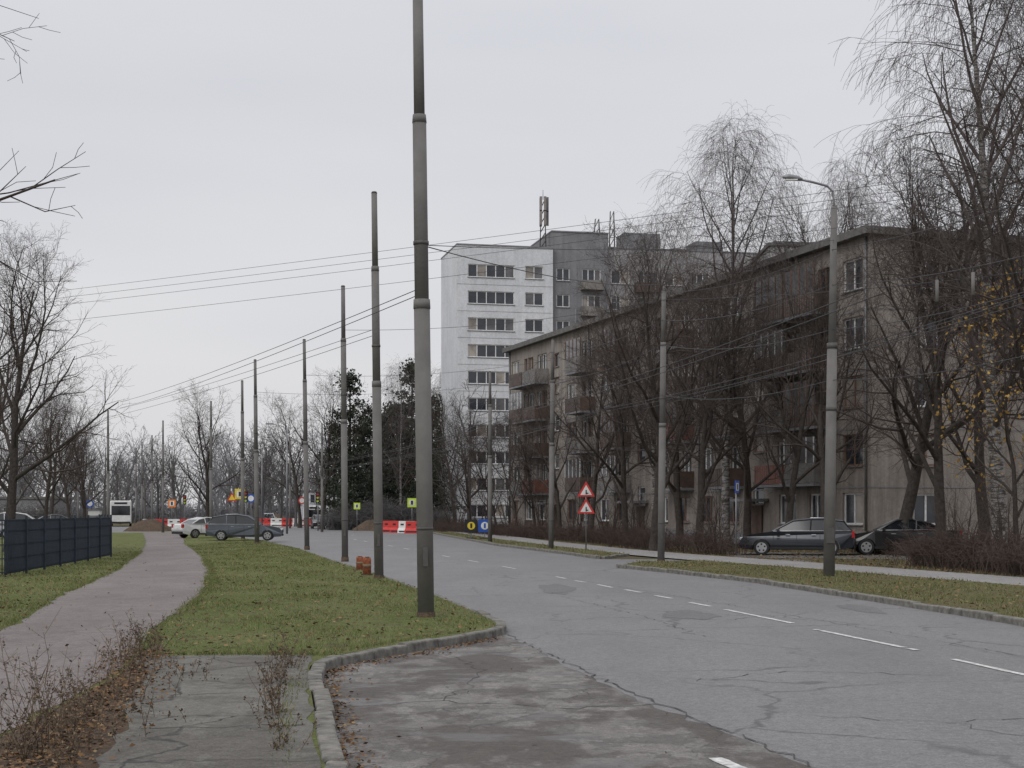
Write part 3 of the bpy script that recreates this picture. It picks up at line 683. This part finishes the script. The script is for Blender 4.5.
for r in range(1,5): w.obox(Cp+U2*.01+Vector((0,0,2.75*r+.12))+U*.002,U2*12.2,U*.02,Vector((0,0,.05)),'wallC')
w.obj('walls',ab); parts['win'].obj('windows',ab); bs.obj('balconies',ab)
rf=MB(); O=Fp-U*.4+Nn*.5+Vector((0,0,HB)); rf.obox(O,U*(W+.8),U2*13.3,Vector((0,0,.35)),'roof')
rf.obox(Fp+U2*5+Vector((0,0,HB+.35)),U*W,U2*.4,Vector((0,0,.25)),'roof')
for i in range(9): rf.obox(Fp+U*(4+i*5.6)+U2*4+Vector((0,0,HB+.35)),U*.9,U2*.6,Vector((0,0,.8)),'wallA')
for i in range(6):
    q=Fp+U*(7+i*8.3)+U2*3+Vector((0,0,HB+.3)); rf.tube([q,q+Vector((0,0,2.4))],.025,'metal',5); rf.obox(q+Vector((-.5,0,2.1)),(1,0,0),(0,.03,0),(0,0,.03),'metal'); rf.obox(q+Vector((-.35,0,1.8)),(.7,0,0),(0,.03,0),(0,0,.03),'metal')
rf.obj('roof',ab)
dp=MB()
for u in (.25,W*.33,W*.66,W-.3): dp.tube([Fp+U*u+Nn*.08+Vector((0,0,.2)),Fp+U*u+Nn*.08+Vector((0,0,HB))],.06,'metal',8)
for s_ in stair:
    c=(s_+.5)*bw; dp.obox(Fp+U*(c-1.2)+Nn*.004+Vector((0,0,2.3)),U*2.4,Nn*1.3,Vector((0,0,.15)),'wallC'); dp.obox(Fp+U*(c-.55)+Nn*.062,U*1.1,Nn*.05,Vector((0,0,2.1)),'balc')
dp.obox(Fp+Nn*.004,U*W,Nn*.055,Vector((0,0,.7)),'wallC')
dp.obj('drainpipes_and_porches',ab)
tb=empty('tower_block'); T0=Vector((-5.5,150,0)); TU=Vector((.975,.222,0)).normalized(); TN=TU.cross(Vector((0,0,1)))
pt={'wall':MB(),'win':MB()}; HT=28.5; fl=[1.2+2.68*i for i in range(10)]
o1=[(1.1,5.9,z,z+1.3,5) for z in fl]+[(7.0,8.9,z,z+1.3,2) for z in fl]
facade(pt,T0,TU,9.9,HT,o1,.15,'wallB',seed=9)
facade(pt,T0-TN*9,TN,9,HT,[],.15,'wallB')
o2=[(.5,1.9,z,z+1.3,2) for z in fl]+[(3.2,5.2,z,z+1.3,3) for z in fl]
facade(pt,T0+TU*9.9-TN*.5,TU,6,30.3,o2,.15,'wallC',seed=11)
facade(pt,T0+TU*9.9-TN*9,TN,8.5,30.3,[],.15,'wallC')
o3=[]
for i in range(9):
    for z in fl: o3.append((.5+i*2.9,2.5+i*2.9,z,z+1.4,3 if i%2 else 2))
facade(pt,T0+TU*15.9-TN*1.2,TU,27,29,o3,.15,'wallD',seed=12)
w=pt['wall']
for a,b,wd,h in ((0,9.9,9,HT),(9.9,15.9,9,30.3),(15.9,42.9,10.2,29)):
    O=T0+TU*a-TN*(0 if a==0 else (.5 if a<12 else 1.2)); 
    R=T0+TU*b-TN*(.5 if a<12 else 1.2); w.poly([R,R-TN*9,R-TN*9+Vector((0,0,h)),R+Vector((0,0,h))],'wallC')
    w.obox(O+TN*.08-TU*.05+Vector((0,0,h)),TU*(b-a+.08),-TN*9.1,Vector((0,0,.12)),'metal')
for z in fl: w.obox(T0+Vector((0,0,z-.75))+TN*.002,TU*9.9,TN*.015,Vector((0,0,.04)),'wallD')
for u,ww,hh in ((19,4,2.2),(27,3,1.6),(11,2,1.2),(36,4,2.)): w.obox(T0+TU*u-TN*5+Vector((0,0,29.2)),TU*ww,-TN*3,Vector((0,0,hh)),'wallC')
w.obj('walls',tb); pt['win'].obj('windows',tb)
bb=MB()
for i in (1,3,5,7):
    for z in fl[1:]: bb.obox(T0+TU*(15.9+.1+i*2.9)-TN*1.19+Vector((0,0,z-.9)),TU*2.6,TN*1.0,Vector((0,0,1.0)),random.choice(['balc2','wallB','balc']))
for z in fl[1:]: bb.obox(T0+TU*(9.9+3.0)-TN*.49+Vector((0,0,z-.9)),TU*2.4,TN*.9,Vector((0,0,.95)),'balc2')
bb.obj('balconies',tb)
def mast(name,px,Y,z0,z1,panels=True):
    mb=MB(); h=z1-z0; w_=.3; k='poleband'
    for sx in(-w_,w_): 
        for sy in(-w_,w_): mb.tube([(sx,sy,0),(sx*.6,sy*.6,h)],.05,k,5)
    n=int(h/.8)
    for i in range(n):
        a=i/n;b=(i+1)/n; 
        for sy in(-w_,w_): mb.tube([(-w_*(1-.4*a),sy*(1-.4*a),h*a),(w_*(1-.4*b),sy*(1-.4*b),h*b)],.03,k,4)
    if panels:
        for zc in (.9,.62):
            for ang in (0,2.1,4.2,5.2): mb.box((math.cos(ang)*.45,math.sin(ang)*.45,h*zc),(.26,.2,1.5),'balc2')
        mb.tube([(0,0,h),(0,0,h+1)],.03,'metal',4)
    mb.obj(name,loc=(ax(px,Y),Y,z0))
mast('antenna_mast',543,153,28.6,33.6); mast('antenna_mast',612,160,29.1,33.8,False)
mast('antenna_mast',597,156,30.4,32.2,False)
def block(name,px0,px1,Y,ytop,wall,nf,seed):
    e=empty(name); x0,x1=ax(px0,Y),ax(px1,Y); h=zz(ytop,Y); p={'wall':MB(),'win':MB()}; n=int((x1-x0)/3.2); st=h/(nf+.3)
    ops=[((i+.5)*(x1-x0)/n-.8,(i+.5)*(x1-x0)/n+.8,1+st*j,2.4+st*j,2) for i in range(n) for j in range(nf)]
    facade(p,(x0,Y,0),(1,0,0),x1-x0,h,ops,.12,wall,seed=seed)
    p['wall'].obox((x0,Y+.3,0),(x1-x0,0,0),(0,10,0),(0,0,h-.02),wall); p['wall'].obox((x0-.2,Y-.2,h),(x1-x0+.4,0,0),(0,10.6,0),(0,0,.3),'roof')
    p['wall'].obj('walls',e); p['win'].obj('windows',e)
block('apartment_block',770,1150,135,246,'wallD',9,3)
block('low_building',-60,50,200,499,'wallC',1,5)
block('low_building',295,335,235,492,'wallB',2,6)

# ---------------------------------------------------------------- fence
fe=MB(); f0=Vector((*g(6,577,.1),.1)); f1=Vector((*g(111,557,.1),.1)); f2=f1+Vector((-4.5,14,0)); f3=f0+Vector((-6,-1,0))
for a,b in ((f0,f1),(f1,f2),(f0,f3)):
    L=(b-a).length; d=(b-a).normalized(); nn=Vector((-d.y,d.x,0)); n=max(1,round(L/2.5))
    for i in range(n+1):
        q=a+d*(L*i/n); fe.obox(q-d*.03-nn*.03,d*.06,nn*.06,Vector((0,0,1.55)),'fence')
    k=int(L/.075)
    for i in range(k): q=a+d*(L*i/k)+nn*.035+Vector((0,0,.06)); fe.obox(q,d*.027,nn*.012,Vector((0,0,1.40)),'fence')
    for z in (.1,.45,.8,1.15,1.42): fe.obox(a+nn*.05+Vector((0,0,z)),d*L,nn*.015,Vector((0,0,.03)),'fence')
fe.obj('mesh_fence')
mb=MB(); mb.box((0,0,.9),(.5,.35,1.6),'white'); mb.box((0,0,1.73),(.56,.4,.05),'metal'); mb.box((0,-.18,.9),(.4,.02,1.2),'metal'); mb.obj('utility_cabinet',loc=(ax(95,66),66,.1))

for px,py,h in ((367,575,.46),(360,570,.38)):
    x,y=g(px,py,.1); mb=MB(); mb.tube([(0,0,-.05),(0,0,h-.06),(0,0,h)],[.11,.11,.095],'rust',16); mb.tube([(0,0,h*.45),(0,0,h*.62)],.114,'weed',16); mb.tube([(0,0,h),(0,0,h+.015)],.06,'black',12); mb.tube([(0,0,0),(0,0,.03)],.15,'soil',12)
    mb.obj('rusty_bollard',loc=(x,y,.1))

# ---------------------------------------------------------------- signs
def tprism(mb,zc,s,k,d0,d1):
    R=s/math.sqrt(3); A=[(R*math.cos(a),zc+R*math.sin(a)) for a in (math.pi/2,math.pi/2+2.0944,math.pi/2-2.0944)]
    mb.poly([(x,-d1,z) for x,z in A],k); mb.poly([(x,-d0,z) for x,z in A][::-1],k)
    for i in range(3):
        a=A[i];b=A[(i+1)%3]; mb.poly([(a[0],-d1,a[1]),(a[0],-d0,a[1]),(b[0],-d0,b[1]),(b[0],-d1,b[1])],k)
x,y=g(586,551); mb=MB(); mb.tube([(0,0,0),(0,0,3.05)],.03,'metal',10)
for zc in (2.62,1.86): tprism(mb,zc,.80,'red',.035,.05); tprism(mb,zc-.005,.52,'white',.051,.056); mb.box((0,-.06,zc-.03),(.05,.006,.2),'darkpaint'); mb.box((0.05,-.06,zc-.08),(.1,.006,.05),'darkpaint')
mb.obj('warning_sign',loc=(x,y,0.05),rot=.05)
mb=MB()
for dx,k in ((-.42,'yellow'),(.42,'blue')):
    mb.box((dx,0,.8),(.8,.04,.8),'darkpaint' if k=='yellow' else 'blue'); mb.tube([(dx,-.02,.8),(dx,-.035,.8)],.24,k if k=='yellow' else 'white',18); mb.box((dx,-.04,.8),(.12,.01,.3),'darkpaint' if k=='yellow' else 'blue'); mb.box((dx,.1,.2),(.06,.06,.4),'metal'); mb.box((dx,.1,.03),(.6,.4,.06),'black')
mb.obj('detour_sign_board',loc=(ax(478,93),93,.1),rot=.05)
def sign(name,px,py,h,kind,k,s=.6,rot=0):
    x,y=g(px,py); mb=MB(); mb.tube([(0,0,0),(0,0,h)],.03,'metal',8)
    if kind=='sq': mb.box((0,-.045,h-s/2),(s,.02,s),k); mb.box((0,-.058,h-s/2),(s*.6,.006,s*.6),'white'); mb.box((0,-.063,h-s/2),(s*.25,.005,s*.45),'darkpaint')
    if kind=='ci': mb.tube([(0,-.03,h-s/2),(0,-.045,h-s/2)],s/2,k,20); mb.tube([(0,-.045,h-s/2),(0,-.05,h-s/2)],s*.33,'white',20)
    if kind=='tri': tprism(mb,h-s*.55,s*1.1,'red',.035,.05); tprism(mb,h-s*.55,s*.7,'yellow',.051,.056)
    mb.obj(name,loc=(x,y,0),rot=rot)
sign('pedestrian_crossing_sign',412,533,2.9,'sq','lime',.75)
sign('parking_sign',736,556,3.0,'sq','blue',.5,1.1)
sign('roadworks_sign',232,530,3.6,'tri','red',.9); sign('roadworks_sign',240,530,4.0,'sq','yellow',1.0); sign('direction_sign',251,531,3.4,'ci','blue',.8)
sign('no_entry_sign',302,528,3.4,'ci','red',.8); sign('roadworks_sign',172,527,3.2,'sq','orange',.9); sign('direction_sign',90,529,3,'ci','blue',.8)
sign('crossing_sign',357,531,2.6,'sq','lime',.6)
for px,Y in ((246,135),(318,140),(185,165)):
    mb=MB(); mb.tube([(0,0,0),(0,0,3.6)],.06,'metal',8); mb.box((0,-.12,3.1),(.34,.2,1.0),'darkpaint')
    for z,k in ((3.42,'red'),(3.1,'yellow'),(2.78,'lime')): mb.tube([(0,-.23,z),(0,-.235,z)],.11,k,12); mb.box((0,-.28,z+.12),(.26,.12,.02),'darkpaint')
    mb.obj('traffic_light',loc=(ax(px,Y),Y,0))
def barrier(px,Y,k,rot=0):
    mb=MB(); prof=[(-.3,0),(.3,0),(.28,.25),(.12,.45),(.09,1.0),(-.09,1.0),(-.12,.45),(-.28,.25)]
    L=1.5
    mb.poly([(-L/2,y,z) for y,z in prof][::-1],k); mb.poly([(L/2,y,z) for y,z in prof],k)
    for i in range(len(prof)):
        a=prof[i];b=prof[(i+1)%8]; mb.poly([(-L/2,*a),(-L/2,*b),(L/2,*b),(L/2,*a)][::-1],k)
    for x in (-.4,.4): mb.box((x,-.12,.72),(.3,.03,.12),'darkpaint')
    mb.box((0,-.30,.15),(1.2,.02,.1),'darkpaint')
    mb.obj('plastic_barrier',loc=(ax(px,Y),Y,0),rot=rot)
for i,px in enumerate((391,399,407,414)): barrier(px,128-i*2.0,('red','red','white','red')[i],-.5)
for i,px in enumerate((266,277,288,299,310,321,332,232,221)): barrier(px,180,('red','white')[i%2],.05)
for i,px in enumerate((194,202,210,218)): barrier(px,124-i*1.5,('red','red','white','red')[i],-.4)
for i,px in enumerate((60,75,90,150,162,175,187)): barrier(px,160,('red','white')[i%2],.1)
for i,px in enumerate((345,356,365,378)): barrier(px,147,('red','white')[i%2],.1)
for i,px in enumerate((62,72,82,92,102)): barrier(px,135,('red','red','white')[i%3],.1)
for px,Y,s in ((372,140,1.4),(385,138,1.0),(150,135,1.5),(275,200,2.)):
    mb=MB(); n=22;mm=8
    for j in range(mm):
        for i in range(n):
            def q(i,j):
                a=i%n/n*6.283; r=s*(1-j/mm)*(1+.15*math.sin(3*a+px)+.08*math.sin(7*a)); return (r*1.5*math.cos(a),r*math.sin(a),s*.75*math.sin(j/mm*1.5)*(1+.05*math.sin(5*a+j)))
            mb.poly([q(i,j),q(i+1,j),q(i+1,j+1),q(i,j+1)],'soil',True)
    mb.obj('soil_heap',loc=(ax(px,Y),Y,-.02))

# ---------------------------------------------------------------- vehicles
def paintm(name,c,metal=.5):
    m,nt,b=newmat(name); v=coords(nt); nt.links.new(ramp(nt,noise(nt,v,2,4),[(.3,[x*.8 for x in c]),(.7,c)]),b.inputs['Base Color'])
    b.inputs['Roughness'].default_value=.35; b.inputs['Metallic'].default_value=metal; b.inputs['Coat Weight'].default_value=.7; b.inputs['Coat Roughness'].default_value=.08; return m
M['carglass']=glassm('car_glass',(.012,.014,.017),.05); M['tail']=simple('tail_lamp',(.35,.01,.01),.25,var=.1); M['headl']=simple('head_lamp',(.6,.62,.65),.15,var=.1)
def car(name,loc,rot,col,kind='estate',scale=1.0,metal=.4):
    key='paint_%s_%.3f'%(name,col[0]+col[2]*3)
    if key not in M: M[key]=paintm(key,col,metal)
    K=key; e=empty(name,loc,rot,scale); L=4.7; Wd=1.84; hw=Wd/2
    xa,xb=.95,L-.92; r=.37
    def arc(x): return [(x-r*math.cos(t),.30+r*math.sin(t)) for t in [math.pi*i/10 for i in range(11)]]
    bt=.23
    pf=[(.08,.34)]+[(xa-r-.02,bt)]+arc(xa)+[(xa+r+.02,bt),(xb-r-.02,bt)]+arc(xb)+[(xb+r+.02,bt),(L-.1,.26),(L-.01,.42),(L-.02,.62),(L-.16,.76),(L-.5,.86),(L-1.25,.97),(L-1.45,1.0)]
    if kind=='estate': pf+=[(.14,1.03),(.03,.92),(0,.6)]; cb=[(L-1.35,.985),(L-2.2,1.43),(L-2.9,1.50),(1.2,1.50),(.45,1.42),(.12,1.02)]
    elif kind=='suv': pf+=[(.14,1.06),(.02,.95),(0,.6)]; cb=[(L-1.3,.99),(L-2.1,1.50),(L-2.8,1.60),(1.2,1.58),(.45,1.45),(.10,1.05)]
    else: pf+=[(1.0,1.02),(.2,1.0),(.03,.92),(0,.6)]; cb=[(L-1.35,.985),(L-2.15,1.40),(L-2.8,1.45),(1.9,1.43),(1.3,1.30),(.75,1.01)]
    mb=MB(); n=len(pf); b0=[(x-L/2,z) for x,z in pf]
    def yw(x,z): 
        t=abs(x)/(L/2); return hw*(1-.10*t**5)-(.04 if z<.35 else 0)-(max(0,z-.8)*.18)
    mb.poly([(x,-yw(x,z),z) for x,z in b0],K); mb.poly([(x,yw(x,z),z) for x,z in b0][::-1],K)
    for i in range(n):
        a=b0[i];c=b0[(i+1)%n]; lowr=(a[1]<.7 and c[1]<.7 and 1<i<n-8 and abs(a[0])<L/2-.12)
        mb.poly([(a[0],-yw(*a),a[1]),(a[0],yw(*a),a[1]),(c[0],yw(*c),c[1]),(c[0],-yw(*c),c[1])],'black' if lowr else K)
    mb.obj('body',e)
    cb=[(x-L/2,z) for x,z in cb]; gl=MB()
    def cw(z): return hw-.07-(z-1.0)*.42
    gl.poly([(x,-cw(z),z) for x,z in cb],'carglass'); gl.poly([(x,cw(z),z) for x,z in cb][::-1],'carglass')
    for i in range(len(cb)-1):
        a,c=cb[i],cb[i+1]; k='carglass' if i in (0,len(cb)-2) else K
        gl.poly([(a[0],-cw(a[1]),a[1]),(a[0],cw(a[1]),a[1]),(c[0],cw(c[1]),c[1]),(c[0],-cw(c[1]),c[1])],k)
    gl.obj('cabin',e)
    tr=MB()
    def pt_(x,z,s,o=.005): return (x,s*(cw(z)+o),z)
    for s in (-1,1):
        tr.tube([pt_(x,z,s) for x,z in cb],.045,K,6)
        for fx in (.36,.62):
            xt=cb[1][0]*(1-fx)+cb[-2][0]*fx; zt=max(cb[2][1],cb[3][1]); tr.tube([pt_(xt+.03,1.0,s),pt_(xt,zt-.02,s)],.035,'black' if fx<.5 else K,6)
        if kind!='sedan': tr.tube([(cb[2][0],s*(cw(1.55)-.05),cb[2][1]+.05),(cb[3][0],s*(cw(1.55)-.05),cb[3][1]+.05)],.018,'chrome',6)
        tr.tube([pt_(cb[0][0],1.0,s,.03),pt_(cb[-1][0],1.03,s,.03)],.014,'chrome',5)
        tr.box((cb[0][0]-.25,s*(hw+.06),1.03),(.12,.2,.13),K)
        for dx in (.35,-.7): tr.box((dx,s*(yw(dx,.85)+.01),.86),(.18,.02,.03),'chrome')
        for dx in (.95,.0,-.95): tr.box((dx,s*(yw(dx,.65)),.66),(.012,.012,.55),'black')
        tr.box((0,s*(hw-.02),.30),(2.2,.06,.10),'black')
        tr.box((L/2-.12,s*.66,.68),(.2,.34,.13),'headl'); tr.box((-L/2+.06,s*.72,.86),(.12,.22,.26),'tail')
    tr.box((L/2-.02,0,.6),(.06,.8,.16),'black'); tr.box((L/2-.02,0,.36),(.06,1.3,.12),'black'); tr.box((L/2+.015,0,.45),(.015,.52,.11),'white')
    tr.box((-L/2-.003,0,.72),(.02,.52,.11),'white'); tr.box((-L/2+.01,0,.38),(.06,1.5,.18),'black')
    tr.obj('trim',e,bevel=.008)
    for x in (xa-L/2,xb-L/2):
        for s in (-1,1):
            wm=MB(); y0=s*(hw-.22); y1=s*(hw-.005)
            wm.tube([(x,y0,.32),(x,y0+s*.02,.32),(x,y1-s*.02,.32),(x,y1,.32)],[.30,.325,.325,.30],'black',24)
            wm.tube([(x,y1-s*.01,.32),(x,y1+s*.004,.32)],.215,'chrome',20)
            for q in range(5):
                a=q*1.2566+.3; wm.box((x+math.cos(a)*.14,y1+s*.006,.32+math.sin(a)*.14),(.07,.006,.07),'black')
            wm.obj('wheel',e)
    return e
car('parked_suv',(ax(245,87),87,.1),math.radians(6),(.085,.10,.12),'suv',.93)
car('parked_car',(ax(207,96),96,.1),math.radians(40),(.6,.6,.6),'sedan',.9,0)
car('parked_estate_car',(ax(797,61),61,.01),math.radians(168),(.02,.024,.034),'estate',.97)
car('parked_car',(ax(900,61.5),61.5,.01),math.radians(172),(.018,.018,.02),'sedan',1.0)
car('moving_car',(ax(320,158),158,.01),math.radians(-80),(.02,.022,.025),'sedan',1.0)
car('parked_car',(ax(22,100),100,.1),math.radians(15),(.55,.55,.56),'suv',1.0,0)
car('parked_car',(ax(58,112),112,.1),math.radians(20),(.08,.08,.09),'sedan',1.0)
car('parked_car',(ax(-15,92),92,.1),math.radians(10),(.3,.3,.32),'sedan',1.0)
car('moving_car',(ax(268,190),190,.01),math.radians(-80),(.5,.5,.5),'suv',1.0,0)
def bus(name,px,Y,rot,Lb,wb,hb,k):
    e=empty(name,(ax(px,Y),Y,0.01),rot); mb=MB(); mb.box((0,0,.35+(hb-.35)/2),(wb,Lb,hb-.35),k); mb.obj('body',e,bevel=.12)
    t=MB(); t.box((0,-Lb/2-.005,hb*.62),(wb*.86,.03,hb*.36),'carglass'); t.box((0,-Lb/2-.005,hb*.9),(wb*.6,.03,.22),'darkpaint')
    for s in (-1,1):
        t.box((s*(wb/2+.003),0,hb*.64),(.02,Lb*.88,hb*.28),'carglass'); t.box((s*wb*.36,-Lb/2-.01,.75),(.3,.04,.18),'headl'); t.box((s*(wb/2+.15),-Lb/2+.1,hb*.66),(.12,.1,.35),'black')
        for y in (-Lb*.32,Lb*.3): t.tube([(s*(wb/2-.25),y,.42),(s*(wb/2+.01),y,.42)],.42,'black',18)
    t.box((0,-Lb/2-.01,.48),(wb*.9,.05,.2),'black'); t.obj('windows_and_wheels',e)
bus('bus',121,185,.25,11,2.5,3.1,'white'); bus('van',315,185,.1,5,2.0,2.5,'white')

# ---------------------------------------------------------------- light, sky, camera
el,az=math.radians(38),math.radians(215)
W_=bpy.data.worlds.new("World"); S.world=W_; W_.use_nodes=True; nt=W_.node_tree; bg=nt.nodes['Background']
sk=N(nt,'ShaderNodeTexSky'); sk.sky_type='NISHITA'; sk.sun_disc=False; sk.sun_elevation=el; sk.sun_rotation=az; sk.dust_density=3
hs=N(nt,'ShaderNodeHueSaturation'); hs.inputs['Saturation'].default_value=.12; hs.inputs['Value'].default_value=1.; nt.links.new(sk.outputs[0],hs.inputs['Color'])
tc=N(nt,'ShaderNodeTexCoord'); sp=N(nt,'ShaderNodeSeparateXYZ'); nt.links.new(tc.outputs['Generated'],sp.inputs[0])
zr=ramp(nt,sp.outputs['Z'],[(0,(7.6,7.55,7.6)),(.12,(7.35,7.4,7.65)),(.33,(7.15,7.3,7.75)),(1,(15.8,15.8,16.2))])
mp=N(nt,'ShaderNodeMapping'); mp.inputs['Scale'].default_value=(1.2,1.2,5); nt.links.new(tc.outputs['Generated'],mp.inputs['Vector'])
cl_=noise(nt,mp.outputs[0],1.6,4,.5)
cc=mix(nt,1.0,zr,ramp(nt,cl_,[(.3,(.93,.935,.955)),(.7,(1.04,1.035,1.03))]),'MULTIPLY')
out=mix(nt,.90,hs.outputs[0],cc)
nt.links.new(out,bg.inputs['Color']); bg.inputs['Strength'].default_value=.1
sl=bpy.data.lights.new('sun','SUN'); sl.energy=.9; sl.angle=math.radians(35); sl.color=(1,.97,.93)
so=bpy.data.objects.new('sun',sl); S.collection.objects.link(so)
dirv=Vector((math.sin(az)*math.cos(el),math.cos(az)*math.cos(el),math.sin(el))); so.rotation_euler=dirv.to_track_quat('Z','Y').to_euler()
cam=bpy.data.cameras.new('camera'); cam.lens=36*F/1024; cam.sensor_width=36; cam.shift_y=.125; cam.clip_end=3000; cam.clip_start=.1
co=bpy.data.objects.new('camera',cam); S.collection.objects.link(co); co.location=(0,0,H0); co.rotation_euler=(math.pi/2,0,0); S.camera=co
S.view_settings.view_transform='Standard'; S.view_settings.look='None'; S.view_settings.exposure=0
